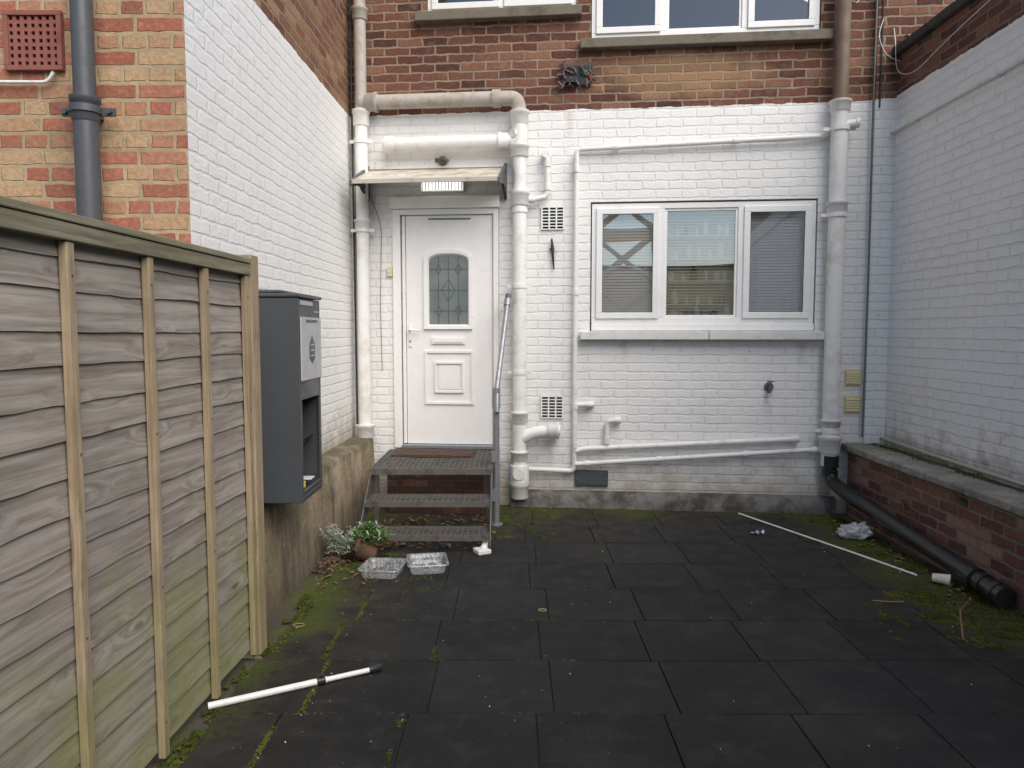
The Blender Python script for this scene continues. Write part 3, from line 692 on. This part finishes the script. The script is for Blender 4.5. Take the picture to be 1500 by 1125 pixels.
# ------------------------------------------------------------------ fence
fen=empty('timber_fence',FE)
def fence_panel(x0,x1,bats):
    b=B('lap_boards',FE)
    n=36
    for k in range(17):
        z0=.05+k*.108; b.val=R(); ph=R()*50
        rows=[[],[],[],[]]
        dz=U(-.006,.006)
        for i in range(n+1):
            x=x0+(x1-x0)*i/n
            w=.010*noise.noise(Vector((x*2.2,ph,0)))+.004*noise.noise(Vector((x*9,ph,3)))
            bow=.004*noise.noise(Vector((x*1.5,ph,7)))
            zt=min(z0+.138,1.85)
            for rw_,p in zip(rows,((x,-.006+bow,z0+w+dz),(x,-.017+bow,z0+w+dz+.001),(x,-.007+bow*.5,zt),(x,-.002,zt))): rw_.append(b.bm.verts.new(p))
        for i in range(n):
            b.face([rows[0][i],rows[0][i+1],rows[1][i+1],rows[1][i]],M_board)
            b.face([rows[1][i],rows[1][i+1],rows[2][i+1],rows[2][i]],M_board)
            b.face([rows[3][i],rows[3][i+1],rows[0][i+1],rows[0][i]],M_board)
    b.done(fen,recenter=False,normals=False)
    b=B('battens',FE)
    for x in bats:
        b.val=R(); lean=U(-.004,.004)
        for (ya,yb) in ((-.046,-.0195),(.002,.02)):
            b.hexa([(x-.018,ya,.02),(x+.018,ya,.02),(x+.018,yb,.02),(x-.018,yb,.02),(x-.018+lean,ya,1.815),(x+.018+lean,ya,1.815),(x+.018+lean,yb,1.815),(x-.018+lean,yb,1.815)],M_batten)
    b.done(fen,bevel=.003,recenter=False)
    b=B('top_rail',FE); b.val=R(); b.box(x0,x1,-.053,.02,1.817,1.868,M_rail); b.box(x0,x1,-.058,.03,1.870,1.895,M_rail); b.done(fen,bevel=.004,recenter=False)
    b=B('nails',FE)
    for x in bats:
        for z in (1.72,1.2,.65,.15): b.cyl((x+U(-.006,.006),-.047,z),(0,1,0),.004,.003,M_rust,8)
    b.done(fen)
fence_panel(1.62,3.46,[1.70,2.145,2.585,3.02,3.44])
fence_panel(-.30,1.52,[-.28,.16,.60,1.04,1.48])
b=B('posts',FE)
for x in (3.515,1.57,-.36): b.val=R(); b.box(x-.045,x+.045,-.052,.045,-.05,1.915,M_batten)
b.done(fen,bevel=.005,recenter=False)

# ------------------------------------------------------------------ parcel cabinet
cab=empty('parcel_box',Matrix.Translation((-1.30,4.11,.64)))
Z0,Z1=.64,1.735; X0,X1=-1.475,-1.12; Y0,Y1=3.90,4.32
b=B('carcass',I4)
t=.012
b.box(X0,X1,Y0,Y0+t,Z0,Z1,M_cab); b.box(X0,X1,Y1-t,Y1,Z0,Z1,M_cab); b.box(X0,X0+t,Y0+t,Y1-t,Z0,Z1,M_cab)
b.box(X0+t,X1,Y0+t,Y1-t,Z0,Z0+.03,M_cab); b.box(X0+t,X1-.002,Y0+t,Y1-t,1.19,Z1-.002,M_cab)
b.box(X1-.012,X1,Y0+t,Y0+t+.02,Z0+.03,1.19,M_cab); b.box(X1-.012,X1,Y1-t-.02,Y1-t,Z0+.03,1.19,M_cab)
b.box(X1-.012,X1,Y0+t+.02,Y1-t-.02,Z0+.03,.70,M_cab)
b.hexa([(X1-.25,Y0+.04,.68),(X1-.25,Y1-.04,.68),(X1-.262,Y1-.04,.68),(X1-.262,Y0+.04,.68),(X1-.03,Y0+.04,.97),(X1-.03,Y1-.04,.97),(X1-.042,Y1-.04,.97),(X1-.042,Y0+.04,.97)],M_cab)
b.done(cab,bevel=.004)
b=B('inner_back',I4); b.box(X0+t+.003,X0+t+.01,Y0+t+.002,Y1-t-.002,.675,1.185,M_dk); b.done(cab)
b=B('lid',I4); b.box(X0-.002,X1+.012,Y0-.008,Y1+.008,1.738,1.758,M_cab); b.box(X0,X1-.10,Y0+.02,Y1-.02,1.760,1.778,M_cab); b.done(cab,bevel=.006)
b=B('drop_flap',I4); b.box(X1+.001,X1+.010,Y0+.012,Y1-.012,1.295,1.635,M_cabl); b.box(X1+.0105,X1+.014,Y0+.10,Y1-.10,1.61,1.622,M_cab)
b.done(cab,bevel=.004)
b=B('label_strip',I4); b.box(X1+.0005,X1+.002,Y0+.02,Y1-.15,1.70,1.722,M_cabl); b.box(X1+.0005,X1+.002,Y1-.13,Y1-.03,1.665,1.672,M_cabl)
b.cyl((X1+.0115,(Y0+Y1)/2-.02,1.62),(1,0,0),.008,.006,M_galv,10)
b.done(cab)
b=B('logo',I4)
cy=(Y0+Y1)/2; cz=1.455; xx=X1+.0115
b.poly([(xx,cy-.055,cz-.045),(xx,cy,cz-.075),(xx,cy+.055,cz-.045),(xx,cy+.055,cz+.03),(xx,cy,cz+.085),(xx,cy-.055,cz+.03)],M_cab)
for k in (-.03,0,.03): b.poly([(xx+.001,cy-.035,cz+k-.004),(xx+.001,cy+.035,cz+k-.004),(xx+.001,cy+.035,cz+k+.004),(xx+.001,cy-.035,cz+k+.004)],M_cabl)
b.done(cab)
b=B('contents',I4); b.box(X1-.09,X1-.02,Y0+.05,Y0+.14,.701,.735,M_yel); b.box(X1-.12,X1-.03,Y1-.14,Y1-.06,.71,.72,M_wp); b.done(cab,bevel=.003)

# ------------------------------------------------------------------ steps + handrail + mat
st=empty('metal_steps',Matrix.Translation((-.62,5.9,0)))
def grate(b,x0,x1,y0,y1,z,mat):
    b.box(x0,x1,y0,y0+.006,z-.035,z,mat); b.box(x0,x1,y1-.006,y1,z-.035,z,mat); b.box(x0,x0+.006,y0+.006,y1-.006,z-.035,z,mat); b.box(x1-.006,x1,y0+.006,y1-.006,z-.035,z,mat)
    x=x0+.040
    while x<x1-.01: b.box(x-.003,x+.003,y0+.006,y1-.006,z-.009,z-.001,mat); x+=.040
    y=y0+.042
    while y<y1-.01: b.box(x0+.006,x1-.006,y-.0035,y+.0035,z-.005,z+.0005,mat); y+=.042
b=B('platform_grating',I4); grate(b,-1.10,-.15,5.66,6.60,.50,M_rust); b.box(-1.10,-.15,5.64,5.658,.455,.503,M_rust); b.done(st)
b=B('treads',I4)
grate(b,-1.075,-.165,5.36,5.62,.31,M_rust); b.box(-1.075,-.165,5.345,5.358,.272,.315,M_rust)
grate(b,-1.075,-.165,5.12,5.37,.125,M_rust); b.box(-1.075,-.165,5.105,5.118,.088,.13,M_rust)
b.done(st)
b=B('stringers',I4)
for x in (-1.09,-.155):
    P=[(5.08,0.0),(5.26,0.0),(5.82,.44),(6.58,.44),(6.58,.47),(5.64,.47),(5.08,.06)]
    va=[b.bm.verts.new((x-.004,p[0],p[1])) for p in P]; vb=[b.bm.verts.new((x+.004,p[0],p[1])) for p in P]
    b.face(va,M_rust); b.face(list(reversed(vb)),M_rust)
    for i in range(len(P)): j=(i+1)%len(P); b.face([va[i],va[j],vb[j],vb[i]],M_rust)
    b.box(x-.02,x+.02,5.86,5.90,0,.44,M_rust); b.box(x-.02,x+.02,6.50,6.54,0,.44,M_rust)
b.done(st)
b=B('brick_base',FB); b.box(-1.02,-.2,-.45,-.01,-.05,.40,M_undr); b.done(st,recenter=False)
b=B('door_mat',FB@Matrix.Translation((-.64,-.34,0))@Matrix.Rotation(.03,4,'Z'))
n=14
for i in range(n):
    for j in range(6):
        x0=-.34+i*.68/n; y0=-.17+j*.34/6
        b.box(x0,x0+.68/n-.002,y0,y0+.34/6-.002,.506,.518+U(0,.006),M_mat)
b.box(-.35,.35,-.18,.18,.502,.509,M_mat)
b.done(None)
b=B('handrail',I4)
b.tube([(-.125,5.86,0.01),(-.125,5.86,1.10)],.026,M_galv); b.cyl((-.125,5.86,.008),(0,0,1),.05,.012,M_galv)
b.cyl((-.125,5.86,1.03),(0,0,1),.033,.16,M_galv); b.box(-.16,-.12,5.83,5.89,.52,.60,M_galv); b.box(-.16,-.12,5.83,5.89,.20,.30,M_galv)
b.tube([(-.118,5.82,.92),(-.118,5.86,1.12),(-.035,6.38,1.83)],.021,M_galv); b.cyl((-.04,6.36,1.80),Vector((.083,.52,.71)),.03,.07,M_galv); b.cyl((-.033,6.40,1.85),Vector((.083,.52,.71)),.026,.05,M_pd)
b.tube([(-.04,6.36,1.80),(-.03,6.59,1.80)],.012,M_galv,10)
b.done(None)
b=B('white_foot_block',I4); b.box(-.05,.05,-.05,.05,0,.035,M_wp,Matrix.Translation((-.21,5.10,.003))@Matrix.Rotation(.5,4,'Z')); b.tube([(-.2,5.12,.02),(-.18,5.17,.09)],[.03,.018],M_wp,10); b.done(None,bevel=.008)

# ------------------------------------------------------------------ ground
b=B('ground',I4)
b.box(-60,60,-80,80,-.3,-.016,M_soil); b.done(None,recenter=False)
b=B('rubber_paving',I4)
W=.52; Yr=2.92-.49*16; offs={0:.098,1:.172,2:.139,3:.20,4:.11,5:.165}
while Yr<6.55:
    k=round((Yr-2.42)/.49); ox=offs[k%6]
    y0=Yr; y1=min(Yr+.49,6.58)
    x=ox-W*4
    while x<3.0:
        x0=max(x,-1.19 if y0>3.4 else -1.21); x1=min(x+W,2.80)
        if x1-x0>.05:
            b.val=R()
            g=.0015+R()*.002; dz=[U(-.0025,.0025) for _ in range(4)]; yw=U(-.0008,.0008)
            b.hexa([(x0+g,y0+g,-.015),(x1-g,y0+g+yw,-.015),(x1-g,y1-g,-.015),(x0+g,y1-g+yw,-.015),(x0+g,y0+g,dz[0]),(x1-g,y0+g+yw,dz[1]),(x1-g,y1-g,dz[2]),(x0+g,y1-g+yw,dz[3])],M_tile)
        x+=W
    Yr+=.49
b.done(None,bevel=.003,recenter=False)

tmp=bmesh.new(); bmesh.ops.create_icosphere(tmp,subdivisions=1,radius=1); iv=[v.co.copy() for v in tmp.verts]; ifc=[[v.index for v in f.verts] for f in tmp.faces]; tmp.free()
V=[];F=[]
def tuft(x,y,z,r):
    o=len(V)
    for c in iv:
        j=U(.7,1.25); V.append((x+c.x*r*j,y+c.y*r*j,z+c.z*r*.55*j))
    F.extend([[o+i for i in f] for f in ifc])
def patch(cx,cy,rx,ry,n,thr=0.0,rmin=.004,rmax=.012):
    for _ in range(n):
        x=cx+rx*(R()*2-1); y=cy+ry*(R()*2-1)
        if noise.noise(Vector((x*6,y*6,1)))+.35*noise.noise(Vector((x*25,y*25,2)))<thr: continue
        tuft(x,y,.001,U(rmin,rmax))
patch(2.5,3.95,.28,.40,3000,-.0); patch(2.58,5.2,.17,.9,2400,.02); patch(2.2,3.9,.25,.25,500,.22)
patch(-1.18,3.9,.05,.5,500,.0); patch(-1.05,5.2,.25,.5,1400,.05); patch(.05,5.9,.3,.45,1300,.06); patch(-1.23,2.7,.035,.9,900,-.1)
patch(-.85,4.6,.35,.5,700,.2); patch(1.4,6.42,1.3,.04,600,.1,.004,.01)
for (xj,ya,yb,n) in ((-.942,2.43,2.92,260),(-.868,2.92,3.41,200),(-.901,3.41,3.9,240),(-.84,3.9,4.39,200),(-.45,2.2,2.92,120),(-.38,3.41,3.9,60),(.66,4.9,5.4,60)):
    for _ in range(n):
        y=U(ya,yb)
        if noise.noise(Vector((xj*4,y*5,4)))<-.15: continue
        tuft(xj+random.gauss(0,.007),y,.0,U(.003,.008))
for yj in (2.92,3.41,3.9,4.39):
    for _ in range(260):
        x=U(-1.2,.3)
        if noise.noise(Vector((x*5,yj*5,9)))<.08: continue
        tuft(x,yj+random.gauss(0,.005),.0,U(.002,.006))
me=bpy.data.meshes.new('moss'); me.from_pydata(V,[],F); me.materials.append(M_moss)
for p in me.polygons: p.use_smooth=True
o=bpy.data.objects.new('moss',me); scene.collection.objects.link(o)

def leaf(b,base,dirv,L,w,mat,lobes=True):
    dirv=dirv.normalized(); side=dirv.cross(Vector((0,0,1)))
    if side.length<.1: side=Vector((1,0,0))
    side.normalize(); n=6; pr=None
    for k in range(n+1):
        t=k/n; p=base+dirv*L*t+Vector((0,0,-.35*L*t*t)); ww=w*math.sin(math.pi*min(t*.85+.12,1))*(1.0 if (k%2 or not lobes) else .45)
        a=b.bm.verts.new(p+side*ww); c=b.bm.verts.new(p-side*ww)
        if pr: b.face([pr[0],a,c,pr[1]],mat,False)
        pr=(a,c)
b=B('debris',I4)
for _ in range(800):
    if R()<.6: x=random.choice([U(-1.2,-.6),U(2.2,2.75)]); y=U(2.3,6.3)
    else: x=U(-1.2,2.7); y=U(2.0,6.4)
    r=U(.0015,.0045)*(1.4 if R()<.1 else 1); a=U(0,6.28); m=random.choice([M_wp,M_paper,M_leafB,M_twig,M_leafB,M_conc,M_leafB])
    b.poly([(x+r*math.cos(a),y+r*math.sin(a),.004),(x+r*math.cos(a+2),y+r*math.sin(a+2),.006),(x+r*math.cos(a+3.5),y+r*1.3*math.sin(a+3.5),.0045+r)],m)
for _ in range(700):
    x=random.gauss(2.62,.12); y=random.gauss(4.05,.14); r=U(.003,.008); b.poly([(x-r,y,.008),(x,y-r,.008+r),(x+r,y,.009),(x,y+r,.008)],random.choice([M_ring,M_leafB,M_cream,M_terra,M_leafB]))
b.done(None,normals=False)
b=B('fallen_leaves',I4)
for _ in range(420):   # blown in under the steps and along the edges
    q=R()
    if q<.7: p=Vector((U(-1.1,-.15),U(5.2,6.1),.006+U(0,.03)))
    elif q<.85: p=Vector((U(-1.2,-.9),U(4.4,5.3),.006+U(0,.02)))
    else: p=Vector((random.gauss(2.66,.05),U(4.2,6.1),.006+U(0,.02)))
    a=U(0,6.28); leaf(b,p,Vector((math.cos(a),math.sin(a),U(-.05,.5))),U(.02,.055),U(.006,.014),random.choice([M_leafR,M_leafR,M_leafB,M_twig]),False)
b.done(None,normals=False)

# ------------------------------------------------------------------ loose things
b=B('extendable_pole',I4)
p0=Vector((-1.255,2.95,.016)); p1=Vector((-.60,3.30,.018)); d=(p1-p0)
b.tube([p0,p0+d*.66],.0145,M_wp,14); b.tube([p0+d*.60,p0+d*.93],.0115,M_wp,14); b.tube([p0+d*.60,p0+d*.65],.0185,M_blk,14); b.cyl(p0+d*.63+Vector((0,0,.018)),(0,0,1),.008,.02,M_blk,8)
b.tube([p0+d*.92,p0+d*.99,p0+d],[.0155,.017,.012],M_blk,14); b.done(None)
b=B('white_plastic_trim',I4); b.tube([(1.93,6.20,.012),(2.2,5.54,.012),(2.40,5.06,.011),(2.577,4.61,.010)],.0075,M_wp,8); b.done(None)
def tray(cx,cy,rot,w,l,h,fill=False):
    Mx=Matrix.Translation((cx,cy,.004))@Matrix.Rotation(rot,4,'Z')
    b=B('plastic_food_tray',Mx)
    def ring(sx,sy,z,rad=.03):
        pts=[]
        for (qx,qy,a0) in ((1,1,0),(-1,1,90),(-1,-1,180),(1,-1,270)):
            for k in range(5):
                a=math.radians(a0+90*k/4); pts.append((qx*(sx-rad)+rad*math.cos(a),qy*(sy-rad)+rad*math.sin(a),z))
        return [b.bm.verts.new(Vector(p)+Vector((0,0,U(-.002,.002)))) for p in pts]
    rs=[ring(w*.42,l*.42,0),ring(w*.43,l*.43,.004),ring(w*.46,l*.46,h*.5),ring(w*.48,l*.48,h),ring(w*.53,l*.53,h+.002),ring(w*.53,l*.53,h-.008)]
    for a,c in zip(rs,rs[1:]):
        for i in range(len(a)): j=(i+1)%len(a); b.face([a[i],a[j],c[j],c[i]],M_tray,True)
    b.face(rs[0],M_tray)
    for k in range(-4,5):
        for s_ in (-1,1): b.tube([(k*w*.09,s_*l*.43,.006),(k*w*.095,s_*l*.475,h-.002)],.003,M_tray,6)
    if fill:
        for _ in range(60): x=U(-.38,.38)*w; y=U(-.38,.38)*l; r=U(.004,.012); b.poly([(x-r,y,.006),(x,y-r,.008+r),(x+r,y,.007),(x,y+r,.006)],random.choice([M_leafB,M_wp,M_paper,M_conc]))
    else:
        for _ in range(14):
            x=U(-.36,.36)*w; y=U(-.36,.36)*l; r=U(.01,.03); a=U(0,6); b.poly([(x+r*math.cos(a+k*1.6),y+r*math.sin(a+k*1.6),.012+U(0,.02)) for k in range(4)],M_tray)
    b.done(None,recenter=False)
tray(-.83,4.66,-.12,.25,.25,.06,True); tray(-.555,4.75,.18,.25,.26,.065,False)
b=B('plastic_bag',I4)
bmesh.ops.create_icosphere(b.bm,subdivisions=4,radius=1)
for v in b.bm.verts:
    c=v.co.copy(); nn=noise.noise(c*2.0)*.6+noise.noise(c*4)*.3+abs(noise.noise(c*6))*.2
    r=1+nn; v.co=Vector((c.x*.11*r,c.y*.085*r,max(c.z*.055*r+.045,.003)))
for f in b.bm.faces: f.material_index=b.mi(M_bag); f.smooth=True
b.fr=Matrix.Translation((2.60,5.50,.004)); b.done(None,recenter=False)
b=B('paper_cup',Matrix.Translation((2.645,4.46,.038))@Matrix.Rotation(math.radians(-35),4,'Z')@Matrix.Rotation(math.radians(90),4,'Y'))
prof=[(-.048,.025),(-.043,.026),(.043,.034),(.047,.0365),(.05,.034),(.043,.031),(-.038,.023)]
b.tube([(0,0,p[0]) for p in prof],[p[1] for p in prof],M_paper,24,cap=True); b.done(None,recenter=False)
b=B('blue_wrapper',I4)
for k in range(7):
    x=1.83+k*.015; b.poly([(x,5.57+U(-.02,.02),.006+U(0,.02)),(x+.02,5.58+U(-.02,.02),.006+U(0,.02)),(x+.022,5.62+U(-.02,.02),.01+U(0,.02)),(x,5.61+U(-.02,.02),.008)],M_blue if k%3 else M_wp)
b.done(None,normals=False)
for (x,y,r_) in ((.17,4.03,.022),(-1.13,3.82,.028)):
    b=B('rubber_ring',Matrix.Translation((x,y,.006))); pts=[(r_*math.cos(a*math.pi/10),r_*.8*math.sin(a*math.pi/10),0) for a in range(21)]; b.tube(pts,.003,M_ring,6,cap=False); b.done(None)
b=B('dry_twig',I4)
P=[(2.27,3.62,.01),(2.33,3.74,.06),(2.36,3.80,.09),(2.43,3.93,.07)]
b.tube(P,[.005,.005,.004,.002],M_twig,6); b.tube([P[1],(2.29,3.80,.10)],[.003,.001],M_twig,5); b.tube([P[2],(2.44,3.84,.15)],[.003,.001],M_twig,5); b.done(None)
b=B('dry_twig',I4); b.tube([(2.08,4.17,.008),(2.16,4.14,.012),(2.25,4.15,.008)],.005,M_leafB,6); b.done(None)

pl=empty('potted_silver_ragwort',Matrix.Translation((-1.10,4.97,0)))
b=B('pot',Matrix.Translation((-1.02,4.93,.075))@Matrix.Rotation(math.radians(-62),4,'Y')@Matrix.Rotation(.2,4,'X'))
b.tube([(0,0,-.09),(0,0,.04),(0,0,.042),(0,0,.07),(0,0,.068),(0,0,.03)],[.052,.072,.080,.082,.072,.068],M_pot,24); b.done(pl,recenter=False)
b=B('root_ball',I4); bmesh.ops.create_icosphere(b.bm,subdivisions=3,radius=1)
for v in b.bm.verts:
    c=v.co.copy(); r=1+.35*noise.noise(c*3); v.co=Vector((-1.08+c.x*.07*r,4.95+c.y*.07*r,max(.07+c.z*.06*r,.0)))
for f in b.bm.faces: f.material_index=b.mi(M_soilb)
b.done(pl,normals=False)
b=B('silver_foliage',I4)
for s_ in range(34):
    a=U(0,6.28); rr=U(0,.09); c=Vector((-1.13+rr*math.cos(a),4.95+rr*math.sin(a)*.8,.05+U(0,.06)))
    tip=c+Vector((U(-.15,.07),U(-.12,.06),U(-.02,.17)))
    b.tube([c,tip],[.003,.002],M_leafS,5,cap=False)
    for _ in range(12):
        t=U(.3,1); a=U(0,6.28); leaf(b,c.lerp(tip,t),Vector((math.cos(a),math.sin(a),U(.1,1.0))),U(.025,.052),U(.004,.009),M_leafS if R()<.8 else M_leafG)
b.done(pl,normals=False)
b=B('green_foliage',I4)
for _ in range(800):
    a=U(0,6.28); rr=U(0,.15); p=Vector((-.98+rr*math.cos(a),5.0+rr*math.sin(a)*.7,.12+U(0,.13)*(1-rr*4))); a=U(0,6.28)
    leaf(b,p,Vector((math.cos(a),math.sin(a),U(.2,1.5))),U(.03,.075),U(.003,.006),M_leafG if R()<.9 else M_leafS,False)
b.done(pl,normals=False)
b=B('withered_leaves',I4)
for _ in range(200):
    a=U(0,6.28); p=Vector((random.gauss(-1.19,.05),random.gauss(4.86,.14),.01+U(0,.04)))
    leaf(b,p,Vector((math.cos(a),math.sin(a),U(0,.6))),U(.015,.04),U(.004,.009),random.choice([M_leafP,M_leafB,M_leafB]))
b.done(pl,normals=False)
b=B('wall_weed',I4)
for _ in range(60):
    a=U(0,6.28)
    p=Vector((random.gauss(-1.44,.03),random.gauss(4.1,.1),1.776))
    leaf(b,p,Vector((math.cos(a)*.5,math.sin(a)*.5,1)),U(.04,.10),.0018,M_leafG if R()<.6 else M_leafB,False)
b.done(None,normals=False)
b=B('wall_weed',FR)
for c in ((1.0,-.29,.3),(1.7,-.30,.5),(2.1,-.05,.6),(.6,-.05,.6)):
    for _ in range(40):
        a=U(0,6.28); leaf(b,Vector((c[0]+random.gauss(0,.03),c[1]-.002,c[2]+random.gauss(0,.02))),Vector((math.cos(a),-.8,U(-.3,.9))),U(.015,.035),U(.003,.007),M_leafG,False)
b.done(None,normals=False)

# ------------------------------------------------------------------ what stands behind the yard (seen only in the glass)
ob=empty('opposite_building',Matrix.Translation((2,-12,0)))
b=B('walls',I4); b.box(-6,10,-16,-12,-.1,3.6,M_cream2); b.box(-6.1,10.1,-16.1,-11.9,3.602,3.75,M_coping)
for x in (-4,-1,2,5,8): b.box(x,x+1.1,-11.998,-11.96,1,2.2,M_slate); ringrect(b,x-.06,x+1.16,.94,2.26,.06,-11.998,-11.93,M_up)
b.done(ob)
b=B('fire_escape',I4)
for x in (-.6,1.1):
    for y in (-9.0,-7.8): b.box(x-.09,x+.09,y-.09,y+.09,-.02,6.2,M_cream2)
for z in (1.4,2.8,4.2,5.6):
    for y in (-9.0,-7.8): b.box(-.6,1.1,y-.05,y+.05,z,z+.16,M_cream2)
    b.tube([(-.6,-7.75,z-1.3),(1.1,-7.75,z)],.09,M_cream2,8); b.tube([(1.1,-7.7,z-1.3),(-.6,-7.7,z)],.07,M_cream2,8)
    b.box(-.6,1.1,-9,-7.8,z+.16,z+.2,M_cream2)
b.done(None)

# ------------------------------------------------------------------ light
el,az=math.radians(44),math.radians(146)
w=bpy.data.worlds.new('World'); scene.world=w; w.use_nodes=True
nt=w.node_tree; bg=nt.nodes['Background']; sky=nt.nodes.new('ShaderNodeTexSky'); sky.sky_type='NISHITA'; sky.sun_disc=False
sky.sun_elevation=el; sky.sun_rotation=az; sky.air_density=1.0; sky.dust_density=1.2; sky.ozone_density=.8
nt.links.new(sky.outputs[0],bg.inputs[0]); bg.inputs[1].default_value=.15
v=Vector((math.sin(az)*math.cos(el),math.cos(az)*math.cos(el),math.sin(el)))
sd=bpy.data.lights.new('Sun','SUN'); sd.energy=3.8; sd.angle=math.radians(60); sd.color=(1,.935,.85)
so=bpy.data.objects.new('sun_light',sd); scene.collection.objects.link(so); so.rotation_euler=v.to_track_quat('Z','Y').to_euler(); so.location=(5,-8,12)
cd=bpy.data.cameras.new('Camera'); cam=bpy.data.objects.new('camera',cd); scene.collection.objects.link(cam)
cd.sensor_width=36; cd.lens=26.0; cd.clip_end=500; cd.clip_start=.05
cam.location=(0,0,1.56); cam.rotation_euler=(math.radians(90-4.09),0,0); scene.camera=cam
scene.view_settings.view_transform='Standard'; scene.view_settings.look='None'; scene.view_settings.exposure=0
